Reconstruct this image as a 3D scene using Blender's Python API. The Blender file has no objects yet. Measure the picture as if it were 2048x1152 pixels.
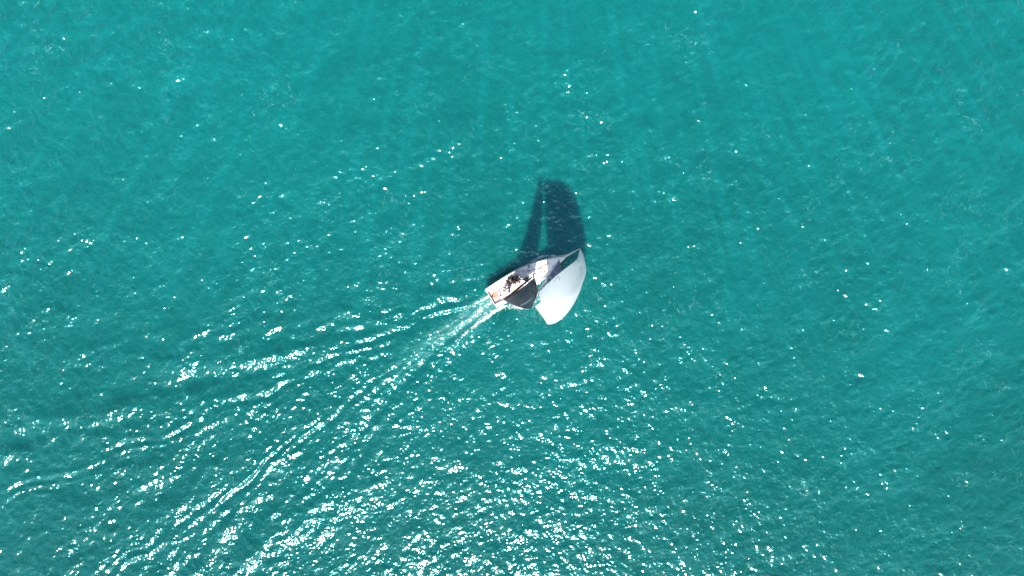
import bpy, bmesh, math, random
import numpy as np
from mathutils import Vector, Matrix

R = math.radians
random.seed(7)
SC = bpy.context.scene
COL = SC.collection

# ------------------------------------------------------------------ camera
F_PX, W_PX, H_PX = 1280.0, 2048.0, 1152.0
PITCH, DIST = R(92.0), 74.4
cam_d = bpy.data.cameras.new('camera')
cam_d.sensor_width = 36.0
cam_d.lens = 36.0 * F_PX / W_PX
cam_d.clip_start, cam_d.clip_end = 0.5, 20000.0
cam = bpy.data.objects.new('camera', cam_d)
COL.objects.link(cam)
cam.location = (0, -DIST * math.cos(PITCH), DIST * math.sin(PITCH))
cam.rotation_euler = (R(90) - PITCH, 0, 0)
SC.camera = cam
CAM_M = Matrix.Translation(cam.location) @ cam.rotation_euler.to_matrix().to_4x4()

# ------------------------------------------------------------------ light
SUN_EL, SUN_AZ = R(44.0), R(6.0)          # sun stands behind the lower edge; shadows fall away, slightly to the right
sun_dir = Vector((-math.sin(SUN_AZ) * math.cos(SUN_EL), -math.cos(SUN_AZ) * math.cos(SUN_EL), math.sin(SUN_EL)))
world = bpy.data.worlds.new('World')
SC.world = world
world.use_nodes = True
wn = world.node_tree
sky = wn.nodes.new('ShaderNodeTexSky')
sky.sky_type = 'NISHITA'
sky.sun_disc = False
sky.sun_elevation = SUN_EL
sky.sun_rotation = math.atan2(sun_dir.x, sun_dir.y)
wn.links.new(sky.outputs[0], wn.nodes['Background'].inputs[0])
wn.nodes['Background'].inputs[1].default_value = 0.09
sun_d = bpy.data.lights.new('sun', 'SUN')
sun_d.energy = 5.0
sun_d.angle = R(0.53)
sun_d.color = (1.0, 0.965, 0.93)
sun = bpy.data.objects.new('sun', sun_d)
COL.objects.link(sun)
sun.rotation_euler = sun_dir.to_track_quat('Z', 'Y').to_euler()
sun.location = sun_dir * 300

SC.view_settings.view_transform = 'Standard'
SC.view_settings.look = 'None'
SC.view_settings.exposure = 1.0
SC.view_settings.gamma = 1.0
SC.cycles.use_denoising = True
SC.cycles.max_bounces = 8
SC.cycles.caustics_reflective = False
SC.cycles.caustics_refractive = False


# ------------------------------------------------------------------ helpers
def ray(px, py):
    d = Vector(((px - W_PX / 2) / F_PX, -(py - H_PX / 2) / F_PX, -1.0))
    return CAM_M.translation.copy(), (CAM_M.to_3x3() @ d)


def at(px, py, z=0.0):
    """the point of the place seen at this pixel whose height is z"""
    o, d = ray(px, py)
    return o + d * ((z - o.z) / d.z)


def new_mat(name, color, rough=0.5, metal=0.0, spec=None, noise=0.0, nscale=8.0, transl=0.0, bump=0.0):
    m = bpy.data.materials.new(name)
    m.use_nodes = True
    nt = m.node_tree
    b = nt.nodes['Principled BSDF']
    b.inputs['Base Color'].default_value = (*color, 1)
    b.inputs['Roughness'].default_value = rough
    b.inputs['Metallic'].default_value = metal
    if spec is not None:
        b.inputs['Specular IOR Level'].default_value = spec
    if noise or bump:
        tc = nt.nodes.new('ShaderNodeTexCoord')
        nz = nt.nodes.new('ShaderNodeTexNoise')
        nz.inputs['Scale'].default_value = nscale
        nz.inputs['Detail'].default_value = 5
        nt.links.new(tc.outputs['Object'], nz.inputs['Vector'])
        if noise:
            mx = nt.nodes.new('ShaderNodeMix')
            mx.data_type = 'RGBA'
            mx.inputs[6].default_value = (*[c * (1 - noise) for c in color], 1)
            mx.inputs[7].default_value = (*[min(1, c * (1 + noise)) for c in color], 1)
            nt.links.new(nz.outputs['Fac'], mx.inputs[0])
            nt.links.new(mx.outputs[2], b.inputs['Base Color'])
        if bump:
            bp = nt.nodes.new('ShaderNodeBump')
            bp.inputs['Distance'].default_value = bump
            nt.links.new(nz.outputs['Fac'], bp.inputs['Height'])
            nt.links.new(bp.outputs[0], b.inputs['Normal'])
    if transl:
        tr = nt.nodes.new('ShaderNodeBsdfTranslucent')
        tr.inputs[0].default_value = (*[min(1, c * 1.05) for c in color], 1)
        ms = nt.nodes.new('ShaderNodeMixShader')
        ms.inputs[0].default_value = transl
        nt.links.new(b.outputs[0], ms.inputs[1])
        nt.links.new(tr.outputs[0], ms.inputs[2])
        nt.links.new(ms.outputs[0], nt.nodes['Material Output'].inputs[0])
    return m


def mesh_obj(name, verts, faces, mat, parent=None, smooth=True):
    me = bpy.data.meshes.new(name)
    me.from_pydata([tuple(v) for v in verts], [], faces)
    me.materials.append(mat)
    if smooth:
        me.polygons.foreach_set('use_smooth', [True] * len(me.polygons))
    me.update()
    o = bpy.data.objects.new(name, me)
    COL.objects.link(o)
    if parent is not None:
        o.parent = parent
    return o


class MB:
    """collects shapes that become ONE mesh"""
    def __init__(self):
        self.v, self.f = [], []

    def tube(self, pts, rad, n=8, close=True):
        pts = [Vector(p) for p in pts]
        if not hasattr(rad, '__len__'):
            rad = [rad] * len(pts)
        b = len(self.v)
        for i, p in enumerate(pts):
            t = (pts[min(i + 1, len(pts) - 1)] - pts[max(i - 1, 0)]).normalized()
            a = t.cross(Vector((0, 0, 1)))
            if a.length < 0.05:
                a = t.cross(Vector((1, 0, 0)))
            a.normalize()
            c = t.cross(a)
            for k in range(n):
                w = 2 * math.pi * k / n
                self.v.append(p + (a * math.cos(w) + c * math.sin(w)) * rad[i])
        for i in range(len(pts) - 1):
            for k in range(n):
                k2 = (k + 1) % n
                self.f.append((b + i * n + k, b + i * n + k2, b + (i + 1) * n + k2, b + (i + 1) * n + k))
        if close:
            self.f.append(tuple(b + k for k in range(n))[::-1])
            self.f.append(tuple(b + (len(pts) - 1) * n + k for k in range(n)))
        return self

    def box(self, c, s, rz=0.0):
        b = len(self.v)
        M = Matrix.Rotation(rz, 3, 'Z')
        for dx in (-.5, .5):
            for dy in (-.5, .5):
                for dz in (-.5, .5):
                    self.v.append(Vector(c) + M @ Vector((dx * s[0], dy * s[1], dz * s[2])))
        for q in ((0, 1, 3, 2), (4, 6, 7, 5), (0, 4, 5, 1), (2, 3, 7, 6), (0, 2, 6, 4), (1, 5, 7, 3)):
            self.f.append(tuple(b + k for k in q))
        return self

    def lathe(self, c, prof, n=14):
        b = len(self.v)
        for (r, z) in prof:
            for k in range(n):
                w = 2 * math.pi * k / n
                self.v.append(Vector(c) + Vector((r * math.cos(w), r * math.sin(w), z)))
        for i in range(len(prof) - 1):
            for k in range(n):
                k2 = (k + 1) % n
                self.f.append((b + i * n + k, b + i * n + k2, b + (i + 1) * n + k2, b + (i + 1) * n + k))
        self.f.append(tuple(b + (len(prof) - 1) * n + k for k in range(n)))
        return self

    def ellipsoid(self, c, r, n=12, m=8, M=None):
        b = len(self.v)
        M = M or Matrix.Identity(3)
        for i in range(m + 1):
            ph = math.pi * i / m
            for k in range(n):
                w = 2 * math.pi * k / n
                self.v.append(Vector(c) + M @ Vector((r[0] * math.sin(ph) * math.cos(w), r[1] * math.sin(ph) * math.sin(w), r[2] * math.cos(ph))))
        for i in range(m):
            for k in range(n):
                k2 = (k + 1) % n
                self.f.append((b + i * n + k, b + (i + 1) * n + k, b + (i + 1) * n + k2, b + i * n + k2))
        return self

    def build(self, name, mat, parent=None, smooth=True):
        return mesh_obj(name, self.v, self.f, mat, parent, smooth)


def interp(x, xs, ys):
    return float(np.interp(x, xs, ys))


def smooth_interp(x, xs, ys):
    """monotone-ish cubic through the knots"""
    i = max(0, min(len(xs) - 2, int(np.searchsorted(xs, x) - 1)))
    def sl(j):
        if j == 0: return (ys[1] - ys[0]) / (xs[1] - xs[0])
        if j == len(xs) - 1: return (ys[-1] - ys[-2]) / (xs[-1] - xs[-2])
        return (ys[j + 1] - ys[j - 1]) / (xs[j + 1] - xs[j - 1])
    h = xs[i + 1] - xs[i]
    t = (x - xs[i]) / h
    return ((2 * t**3 - 3 * t**2 + 1) * ys[i] + (t**3 - 2 * t**2 + t) * h * sl(i)
            + (-2 * t**3 + 3 * t**2) * ys[i + 1] + (t**3 - t**2) * h * sl(i + 1))


# ================================================================== the yacht's frame
HEEL = R(17.0)
stern_p = at(982, 597, 0.92)
bow_p = at(1135, 510, 1.10)
AX = (bow_p - stern_p).normalized()
LOA = (bow_p - stern_p).length
up0 = (Vector((0, 0, 1)) - AX * AX.z).normalized()
port0 = up0.cross(AX)
UP = up0 * math.cos(HEEL) - port0 * math.sin(HEEL)      # heeled to starboard
PORT = UP.cross(AX)
ZD = 0.95
O = stern_p - UP * ZD
BM = Matrix(((AX.x, PORT.x, UP.x, O.x), (AX.y, PORT.y, UP.y, O.y), (AX.z, PORT.z, UP.z, O.z), (0, 0, 0, 1)))
BI = BM.inverted()


def loc(px, py, z):
    """boat coordinates of the point seen at this pixel, z metres above the water"""
    return BI @ at(px, py, z)


def on_plane(px, py, zl):
    """boat coordinates of the point seen at this pixel that lies zl above the boat's waterline plane"""
    o, d = ray(px, py)
    o = BI @ o
    d = BI.to_3x3() @ d
    return o + d * ((zl - o.z) / d.z)


# ================================================================== water
DX = 0.08
NX, NY = 1840, 1120
rng = np.random.default_rng(11)
xs = (np.arange(NX) - (NX - 1) / 2) * DX
ys = (np.arange(NY) - (NY - 1) / 2) * DX + 0.0
X, Y = np.meshgrid(xs, ys)

kx = 2 * np.pi * np.fft.fftfreq(NX, DX)
ky = 2 * np.pi * np.fft.fftfreq(NY, DX)
KX, KY = np.meshgrid(kx, ky)
K = np.hypot(KX, KY)
K[0, 0] = 1.0
TH = np.arctan2(KY, KX)


def sea(lmin, lmax, var, wind, spread, power, seed):
    """random wave heights with the given variance of slope"""
    g = np.random.default_rng(seed)
    kmin, kmax = 2 * np.pi / lmax, 2 * np.pi / lmin
    P = K ** (-power) * np.exp(-(kmin / K) ** 3) * np.exp(-(K / kmax) ** 4)
    P *= (1 - spread) + spread * np.cos(TH - wind) ** 2
    P[0, 0] = 0
    s = np.sqrt(P) * (g.standard_normal(K.shape) + 1j * g.standard_normal(K.shape))
    h = np.fft.ifft2(s).real
    sx = np.fft.ifft2(1j * KX * s).real
    sy = np.fft.ifft2(1j * KY * s).real
    return h * math.sqrt(var / (sx.var() + sy.var()))


WIND = R(-38)
H = sea(1.6, 9.0, 0.006, WIND, 0.65, 4.0, 1)
# short waves come in little packets: steep here, slack there
pk = sea(1.0, 5.0, 1.0, WIND, 0.3, 4.0, 61)
pk = np.exp(0.20 * pk / pk.std() - 0.02)
pk = np.minimum(pk, 2.6)
H += pk * sea(0.55, 1.8, 0.023, WIND, 0.45, 4.0, 2)
H += pk * sea(0.17, 0.5, 0.060, WIND, 0.25, 4.0, 3)

# gusts: patches of rougher and calmer water
gust = sea(6.0, 30.0, 1.0, WIND, 0.5, 4.0, 5)
gust = gust / gust.std()
H *= np.clip(1.0 + 0.10 * gust, 0.6, 1.5)

# --- the boat's wave pattern (divergent and transverse waves trailing the hull)
hd = Vector((AX.x, AX.y)).normalized()
HX, HY = hd.x, hd.y
SX_, SY_ = O.x, O.y


wx = sea(3.0, 14.0, 1.0, 0.0, 0.0, 4.0, 41); wx /= wx.std()
wy = sea(3.0, 14.0, 1.0, 0.0, 0.0, 4.0, 42); wy /= wy.std()
XW, YW = X + 0.27 * wx, Y + 0.27 * wy


def kelvin(ox, oy, U, amp, kcut, phase):
    dx_, dy_ = XW - ox, YW - oy
    x = -(dx_ * HX + dy_ * HY)
    y = np.abs(-dx_ * HY + dy_ * HX)
    k0 = 9.81 / U ** 2
    xx = np.maximum(x, 0.3)
    ta = np.maximum(y / xx, 1e-4)
    disc = 1 - 8 * ta ** 2
    inside = disc > 0
    sq = np.sqrt(np.maximum(disc, 0))
    r = np.hypot(xx, y)
    out = np.zeros_like(x)
    for sgn, wgt in ((1, 1.0), (-1, 0.35)):
        t = (1 + sgn * sq) / (4 * ta)
        t = np.minimum(t, 40)
        k = k0 * (1 + t * t)
        ph = k0 * (xx - y * t) * np.sqrt(1 + t * t)
        a = wgt * np.exp(-(k / kcut) ** 2) / (k ** 0.45) / np.sqrt(r + 3) / np.maximum(disc, 0.2) ** 0.25
        a = a * (1 - np.exp(-(k / 1.3) ** 2))
        out += a * np.cos(ph + sgn * np.pi / 4 + phase)
    edge = np.clip(disc / 0.5, 0, 1) ** 1.6
    out *= np.where(inside, edge, 0) * np.clip((x - 0.5) / 3.0, 0, 1)
    return amp * out


bow2 = BM @ Vector((LOA * 0.92, 0, 0))
st2 = BM @ Vector((LOA * 0.1, 0, 0))
wake = kelvin(bow2.x, bow2.y, 6.4, 1.0, 7.0, 0.0) - 0.8 * kelvin(st2.x, st2.y, 6.4, 1.0, 7.0, 0.6)
gy, gx = np.gradient(wake, DX)
sl = np.hypot(gx, gy)
wake *= 0.17 / max(np.percentile(sl[sl > 1e-4], 88), 1e-6)
breakup = sea(2.0, 10.0, 1.0, 0.0, 0.0, 4.0, 21)
wake *= np.clip(0.95 + 0.35 * breakup / breakup.std(), 0.15, 1.7)
H += wake

# --- boat-frame coordinates of every water point
LXw = (X - SX_) * HX + (Y - SY_) * HY
LYw = -(X - SX_) * HY + (Y - SY_) * HX


def stroke(pts, w0, w1, soft=1.0, warp=True):
    """soft band along a pixel polyline laid on the water: 1 in the middle, 0 outside"""
    XS, YS = (X + 0.5 * (XW - X), Y + 0.5 * (YW - Y)) if warp else (X, Y)
    P = [at(a, b, 0) for a, b in pts]
    out = np.zeros_like(X)
    seg = [(P[i + 1] - P[i]).length for i in range(len(P) - 1)]
    tot, acc = sum(seg), 0
    for i in range(len(P) - 1):
        ax, ay, bx, by = P[i].x, P[i].y, P[i + 1].x, P[i + 1].y
        L2 = (bx - ax) ** 2 + (by - ay) ** 2
        t = np.clip(((XS - ax) * (bx - ax) + (YS - ay) * (by - ay)) / L2, 0, 1)
        d = np.hypot(XS - ax - t * (bx - ax), YS - ay - t * (by - ay))
        w = w0 + (w1 - w0) * (acc + t * seg[i]) / tot
        out = np.maximum(out, np.exp(-(d / w) ** 2 * soft))
        acc += seg[i]
    return out


def fade(pts_from, pts_to):
    """1 at the first pixel falling to 0 at the second, along the line between them"""
    A, B = at(*pts_from, 0), at(*pts_to, 0)
    d = B - A
    return 1 - np.clip(((X - A.x) * d.x + (Y - A.y) * d.y) / d.length_squared, 0, 1)


# aerated, churned water right behind the transom and down the wake
churn = stroke([(985, 600), (930, 640), (860, 688), (780, 742), (640, 840), (500, 960)], 1.25, 2.6) * (0.12 + 0.88 * fade((960, 610), (720, 790)) ** 0.8)
# white foam: wake edges, hull wash, bow wave
foam = np.zeros_like(X)
foam = np.maximum(foam, 0.80 * stroke([(1006, 612), (960, 640), (905, 688), (850, 738)], 0.35, 0.5) * (0.25 + 0.75 * fade((990, 620), (840, 745))))
foam = np.maximum(foam, 0.62 * stroke([(985, 588), (940, 612), (880, 650), (820, 690)], 0.4, 0.9) * (0.2 + 0.8 * fade((975, 592), (820, 690))))
foam = np.maximum(foam, 0.60 * stroke([(1042, 612), (1018, 612), (985, 620), (955, 640)], 0.55, 0.5))
foam = np.maximum(foam, 0.62 * stroke([(1062, 612), (1036, 614)], 0.6, 0.5))
foam = np.maximum(foam, 0.68 * stroke([(1112, 512), (1092, 512), (1074, 516), (1058, 524)], 0.22, 0.42))
foam = np.maximum(foam, 0.60 * stroke([(1078, 596), (1072, 606)], 0.5, 0.6))
foam = np.maximum(foam, 0.45 * stroke([(1120, 530), (1108, 545), (1098, 556)], 0.7, 0.8))
foam = np.maximum(foam, 0.42 * stroke([(968, 568), (930, 585), (890, 596), (850, 604)], 0.35, 0.4) * fade((960, 570), (840, 606)))
foam = np.maximum(foam, 0.48 * stroke([(980, 640), (975, 680), (985, 720)], 0.35, 0.4))
for (a, b, w, s) in [(1396, 242, .22, .75), (1690, 592, .3, .8), (1676, 581, .2, .65), (1500, 312, .2, .5), (1540, 365, .22, .6), (1267, 90, .22, .5), (770, 377, .3, .7),
                     (810, 885, .55, .5), (1485, 690, .28, .5), (2028, 470, .28, .5), (160, 184, .25, .6), (28, 620, .3, .55),
                     (1980, 800, .3, .45), (1040, 420, .25, .5), (1450, 240, .25, .45), (1155, 640, .4, .45), (1150, 665, .4, .4)]:
    p = at(a, b, 0)
    foam = np.maximum(foam, s * np.exp(-((X - p.x) ** 2 + ((Y - p.y) * 1.6 + (X - p.x) * .5) ** 2) / (w * 1.3) ** 2))

# steep little crests that run down the wake's arms
crest = sea(1.2, 6.0, 1.0, 0.0, 0.0, 4.0, 33)
crest /= crest.std()
for pts, w, a in (([(930, 584), (890, 594), (830, 617), (700, 652), (560, 678)], 0.42, 0.11), ([(880, 636), (740, 664), (650, 690), (500, 724)], 0.45, 0.085),
                  ([(960, 645), (905, 690), (850, 737), (780, 822), (700, 900), (600, 1000), (480, 1140)], 0.36, 0.11), ([(745, 850), (690, 935), (620, 1020), (540, 1140)], 0.4, 0.09),
                  ([(400, 800), (200, 850), (0, 897)], 0.5, 0.07), ([(560, 760), (380, 832), (180, 900), (0, 968)], 0.5, 0.07), ([(600, 900), (470, 960), (330, 1010), (150, 1090)], 0.5, 0.06),
                  ([(580, 990), (520, 1070), (470, 1152)], 0.4, 0.07), ([(330, 885), (150, 925), (0, 1010)], 0.45, 0.05)):
    H += a * stroke(pts, w, w * 1.5) * np.clip(0.75 + 0.55 * crest, 0.0, 1.7)

# many short broken crests fanning out behind the boat
g2 = np.random.default_rng(77)
A0 = at(1040, 560, 0)
base_ang = math.atan2(-HY, -HX)
for _ in range(230):
    da = g2.uniform(-0.42, 0.40)
    r = 8 + 62 * g2.random() ** 0.8
    cx, cy = A0.x + r * math.cos(base_ang + da), A0.y + r * math.sin(base_ang + da)
    an = base_ang + da * 0.9 + g2.normal(0, 0.12)
    ln, wd, am = g2.uniform(0.8, 3.2), g2.uniform(0.28, 0.5), g2.uniform(0.03, 0.085)
    i0, i1 = np.searchsorted(xs, [cx - ln * 2.4, cx + ln * 2.4])
    j0, j1 = np.searchsorted(ys, [cy - ln * 2.4, cy + ln * 2.4])
    if i1 - i0 < 2 or j1 - j0 < 2: continue
    xx, yy = XW[j0:j1, i0:i1] - cx, YW[j0:j1, i0:i1] - cy
    al, ac = xx * math.cos(an) + yy * math.sin(an), -xx * math.sin(an) + yy * math.cos(an)
    ac = ac + 0.06 * al ** 2 / ln * g2.choice([-1, 1])
    H[j0:j1, i0:i1] += am * np.exp(-(al / ln) ** 2 - (ac / wd) ** 2)

foam = np.maximum(foam, 0.58 * churn)
# fine chop in the churned band
fine = sea(0.2, 0.45, 0.11, 0.0, 0.0, 3.0, 9)
H = H * (1 - 0.25 * churn) + fine * np.clip(churn * 1.1, 0, 1) + 0.04 * foam * np.abs(fine) / fine.std()

# taper to level at the patch's rim
rim = np.minimum(np.minimum(X - xs[0], xs[-1] - X), np.minimum(Y - ys[0], ys[-1] - Y))
H *= np.clip(rim / 1.5, 0, 1)

verts = np.empty((NX * NY, 3), np.float32)
verts[:, 0], verts[:, 1], verts[:, 2] = X.ravel(), Y.ravel(), H.ravel()
ii, jj = np.meshgrid(np.arange(NX - 1), np.arange(NY - 1))
q = (jj * NX + ii).ravel()
quads = np.stack([q, q + 1, q + NX + 1, q + NX], 1)
# the sea beyond the detailed patch, out to the horizon
x0, x1, y0, y1, BIG = xs[0], xs[-1], ys[0], ys[-1], 6000.0
ext = np.array([(x0, y0), (x1, y0), (x1, y1), (x0, y1), (-BIG, -BIG), (BIG, -BIG), (BIG, BIG), (-BIG, BIG)], np.float32)
ev = np.zeros((8, 3), np.float32)
ev[:, :2] = ext
n0 = len(verts)
verts = np.vstack([verts, ev])
eq = np.array([(4, 5, 1, 0), (5, 6, 2, 1), (6, 7, 3, 2), (7, 4, 0, 3)]) + n0
quads = np.vstack([quads, eq]).astype(np.int32)
me = bpy.data.meshes.new('water')
me.vertices.add(len(verts))
me.vertices.foreach_set('co', verts.ravel())
me.loops.add(quads.size)
me.loops.foreach_set('vertex_index', quads.ravel())
me.polygons.add(len(quads))
me.polygons.foreach_set('loop_start', np.arange(0, quads.size, 4, dtype=np.int32))
me.polygons.foreach_set('use_smooth', np.ones(len(quads), bool))
me.update()
for nm, arr in (('foam', foam), ('churn', churn)):
    a_ = me.attributes.new(nm, 'FLOAT', 'POINT')
    a_.data.foreach_set('value', np.concatenate([arr.ravel(), np.zeros(8)]).astype(np.float32))
water = bpy.data.objects.new('water', me)
COL.objects.link(water)
water['kind'] = 'structure'
water['label'] = 'turquoise open lake water with sun glitter'


def water_material():
    m = bpy.data.materials.new('water')
    m.use_nodes = True
    nt = m.node_tree
    N, L = nt.nodes, nt.links
    b = N['Principled BSDF']
    out = N['Material Output']

    def math_(op, a, c=None, clamp=False):
        n = N.new('ShaderNodeMath')
        n.operation = op
        n.use_clamp = clamp
        for i, v in enumerate((a, c)):
            if v is None: continue
            if isinstance(v, (int, float)): n.inputs[i].default_value = v
            else: L.new(v, n.inputs[i])
        return n.outputs[0]

    def noise(scale, detail, vec, dist=0.0, rough=0.5):
        n = N.new('ShaderNodeTexNoise')
        n.inputs['Scale'].default_value = scale
        n.inputs['Detail'].default_value = detail
        n.inputs['Distortion'].default_value = dist
        n.inputs['Roughness'].default_value = rough
        L.new(vec, n.inputs['Vector'])
        return n.outputs['Fac']

    def ramp(v, lo, hi):
        n = N.new('ShaderNodeMapRange')
        n.inputs['From Min'].default_value = lo
        n.inputs['From Max'].default_value = hi
        n.interpolation_type = 'SMOOTHSTEP'
        L.new(v, n.inputs['Value'])
        return n.outputs['Result']

    def mix(f, a, c):
        n = N.new('ShaderNodeMix')
        n.data_type = 'RGBA'
        L.new(f, n.inputs[0]) if not isinstance(f, float) else setattr(n.inputs[0], 'default_value', f)
        for i, v in ((6, a), (7, c)):
            if isinstance(v, tuple): n.inputs[i].default_value = (*v, 1)
            else: L.new(v, n.inputs[i])
        return n.outputs[2]

    geo = N.new('ShaderNodeNewGeometry')
    pos = geo.outputs['Position']
    af = N.new('ShaderNodeAttribute'); af.attribute_name = 'foam'
    ac = N.new('ShaderNodeAttribute'); ac.attribute_name = 'churn'
    foam_a, churn_a = af.outputs['Fac'], ac.outputs['Fac']

    mp = N.new('ShaderNodeMapping')
    mp.vector_type = 'TEXTURE'
    mp.inputs['Rotation'].default_value = (0, 0, R(-20))
    mp.inputs['Scale'].default_value = (2.6, 1.0, 1.0)
    L.new(pos, mp.inputs['Vector'])
    streak = mp.outputs[0]

    # turbidity: broad drifts and small mottling of the suspended silt
    broad = noise(0.03, 3, pos)
    mott = noise(1.1, 5, streak, 0.6, 0.65)
    sp = N.new('ShaderNodeSeparateXYZ')
    L.new(pos, sp.inputs[0])
    # brighter backscattered light towards the far side, put into the body colour
    broad = math_('ADD', math_('MULTIPLY', math_('SUBTRACT', broad, 0.5), 0.45), 0.5)
    broad = math_('ADD', broad, math_('MULTIPLY', ramp(sp.outputs[1], -70.0, 70.0), 0.55))
    base = mix(ramp(broad, 0.45, 1.1), (0.0002, 0.057, 0.040), (0.0012, 0.122, 0.108))
    base = mix(math_('MULTIPLY', ramp(mott, 0.35, 0.72), 0.38), base, (0.0008, 0.108, 0.094))
    # faint light shafts painted into the colour, fanning from a point up the lake
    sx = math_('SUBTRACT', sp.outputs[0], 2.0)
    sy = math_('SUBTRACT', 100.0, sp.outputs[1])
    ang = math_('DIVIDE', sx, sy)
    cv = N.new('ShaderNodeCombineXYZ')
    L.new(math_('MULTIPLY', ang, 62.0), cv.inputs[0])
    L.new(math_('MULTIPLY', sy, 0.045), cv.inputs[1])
    shaft_n = noise(1.0, 2, cv.outputs[0], 0.15)
    shaft_m = math_('MULTIPLY', ramp(shaft_n, 0.45, 0.70), ramp(sp.outputs[1], -25.0, 20.0))
    base = mix(math_('MULTIPLY', shaft_m, 0.34), base, (0.0014, 0.145, 0.138))
    # thin threads of spent bubbles
    ridg = noise(0.55, 3, pos, 0.9, 0.5)
    ridg = math_('ABSOLUTE', math_('SUBTRACT', ridg, 0.5))
    thread = math_('SUBTRACT', 1.0, ramp(ridg, 0.0, 0.012))
    patch = ramp(noise(0.16, 3, pos, 0.5), 0.52, 0.70)
    brk = ramp(noise(2.2, 3, pos), 0.42, 0.62)
    thread = math_('MULTIPLY', math_('MULTIPLY', thread, patch), brk)
    base = mix(math_('MULTIPLY', thread, 0.30), base, (0.30, 0.62, 0.58))
    # churned water: pale green bubbles below the surface, mottled
    mw = N.new('ShaderNodeMapping')
    mw.vector_type = 'TEXTURE'
    mw.inputs['Rotation'].default_value = (0, 0, math.atan2(HY, HX) - R(6))
    mw.inputs['Scale'].default_value = (5.5, 1.0, 1.0)
    L.new(pos, mw.inputs['Vector'])
    ch_n = noise(3.6, 8, mw.outputs[0], 0.9, 0.75)
    chm = math_('MULTIPLY', ramp(math_('ADD', ch_n, math_('MULTIPLY', churn_a, 0.30)), 0.58, 0.84), 0.30)
    chm = math_('MULTIPLY', chm, ramp(churn_a, 0.03, 0.4))
    base = mix(chm, base, (0.17, 0.50, 0.44))
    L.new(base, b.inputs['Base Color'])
    b.inputs['Subsurface Weight'].default_value = 1.0
    b.inputs['Subsurface Radius'].default_value = (0.5, 1.0, 1.15)
    b.inputs['Subsurface Scale'].default_value = 1.5
    b.subsurface_method = 'BURLEY'
    b.inputs['Roughness'].default_value = 0.13
    b.inputs['Specular Tint'].default_value = (0.40, 0.93, 0.96, 1)
    b.inputs['IOR'].default_value = 2.1
    # small ripples below the mesh's own size
    bp = N.new('ShaderNodeBump')
    bp.inputs['Distance'].default_value = 0.010
    bp.inputs['Strength'].default_value = 0.8
    L.new(noise(9.0, 2, pos, 0.3), bp.inputs['Height'])
    L.new(bp.outputs[0], b.inputs['Normal'])

    # white foam on top
    fo = N.new('ShaderNodeBsdfDiffuse')
    fo.inputs[0].default_value = (0.86, 0.90, 0.89, 1)
    fn = math_('ADD', math_('MULTIPLY', noise(4.5, 7, pos, 0.7, 0.75), 0.55), math_('MULTIPLY', noise(3.0, 6, mw.outputs[0], 0.5, 0.75), 0.45))
    fm = ramp(math_('ADD', fn, math_('MULTIPLY', foam_a, 0.46)), 0.74, 0.86)
    fm = math_('MULTIPLY', fm, ramp(foam_a, 0.03, 0.25))
    ms = N.new('ShaderNodeMixShader')
    L.new(fm, ms.inputs[0])
    L.new(b.outputs[0], ms.inputs[1])
    L.new(fo.outputs[0], ms.inputs[2])
    L.new(ms.outputs[0], out.inputs[0])
    return m


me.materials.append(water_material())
# ================================================================== materials
M_HULL = new_mat('hull white', (0.80, 0.80, 0.80), 0.25, noise=0.03, nscale=3)
M_DECK = new_mat('deck white', (0.78, 0.775, 0.77), 0.55, noise=0.04, nscale=5, bump=0.002)
M_BLACK = new_mat('black carbon', (0.018, 0.018, 0.02), 0.35, noise=0.2, nscale=20)
M_GREY = new_mat('grey fitting', (0.12, 0.125, 0.13), 0.4, noise=0.2, nscale=15)
M_STEEL = new_mat('steel', (0.55, 0.56, 0.58), 0.3, metal=0.9, noise=0.1)
M_ROPE = new_mat('pale rope', (0.55, 0.53, 0.48), 0.8, noise=0.3, nscale=60)
M_ROPE_RED = new_mat('red rope', (0.45, 0.06, 0.04), 0.8, noise=0.3, nscale=60)
M_ORANGE = new_mat('orange print', (0.50, 0.05, 0.012), 0.5, noise=0.15, nscale=6)
M_PALE_OR = new_mat('pale orange print', (0.6, 0.33, 0.19), 0.5, noise=0.15, nscale=6)
M_PLUM = new_mat('dark red print', (0.22, 0.05, 0.09), 0.5, noise=0.15, nscale=6)
M_PRINT_GREY = new_mat('grey print', (0.33, 0.35, 0.35), 0.6, noise=0.2, nscale=9)
M_WHITE_SAIL = new_mat('white nylon', (0.97, 0.965, 0.96), 0.5, transl=0.62, noise=0.02, nscale=2, bump=0.01)
M_DARK_SAIL = new_mat('charcoal laminate', (0.125, 0.115, 0.118), 0.5, noise=0.22, nscale=1.2)
M_SEAM = new_mat('sail seam', (0.36, 0.35, 0.40), 0.6, noise=0.1)
M_LETTER = new_mat('white lettering', (0.66, 0.70, 0.78), 0.6, noise=0.05)
M_JIB = new_mat('slate jib laminate', (0.17, 0.22, 0.32), 0.5, transl=0.35, noise=0.2, nscale=2)
M_JIB_SEAM = new_mat('jib seam', (0.42, 0.45, 0.52), 0.6, transl=0.25, noise=0.1)


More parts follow.
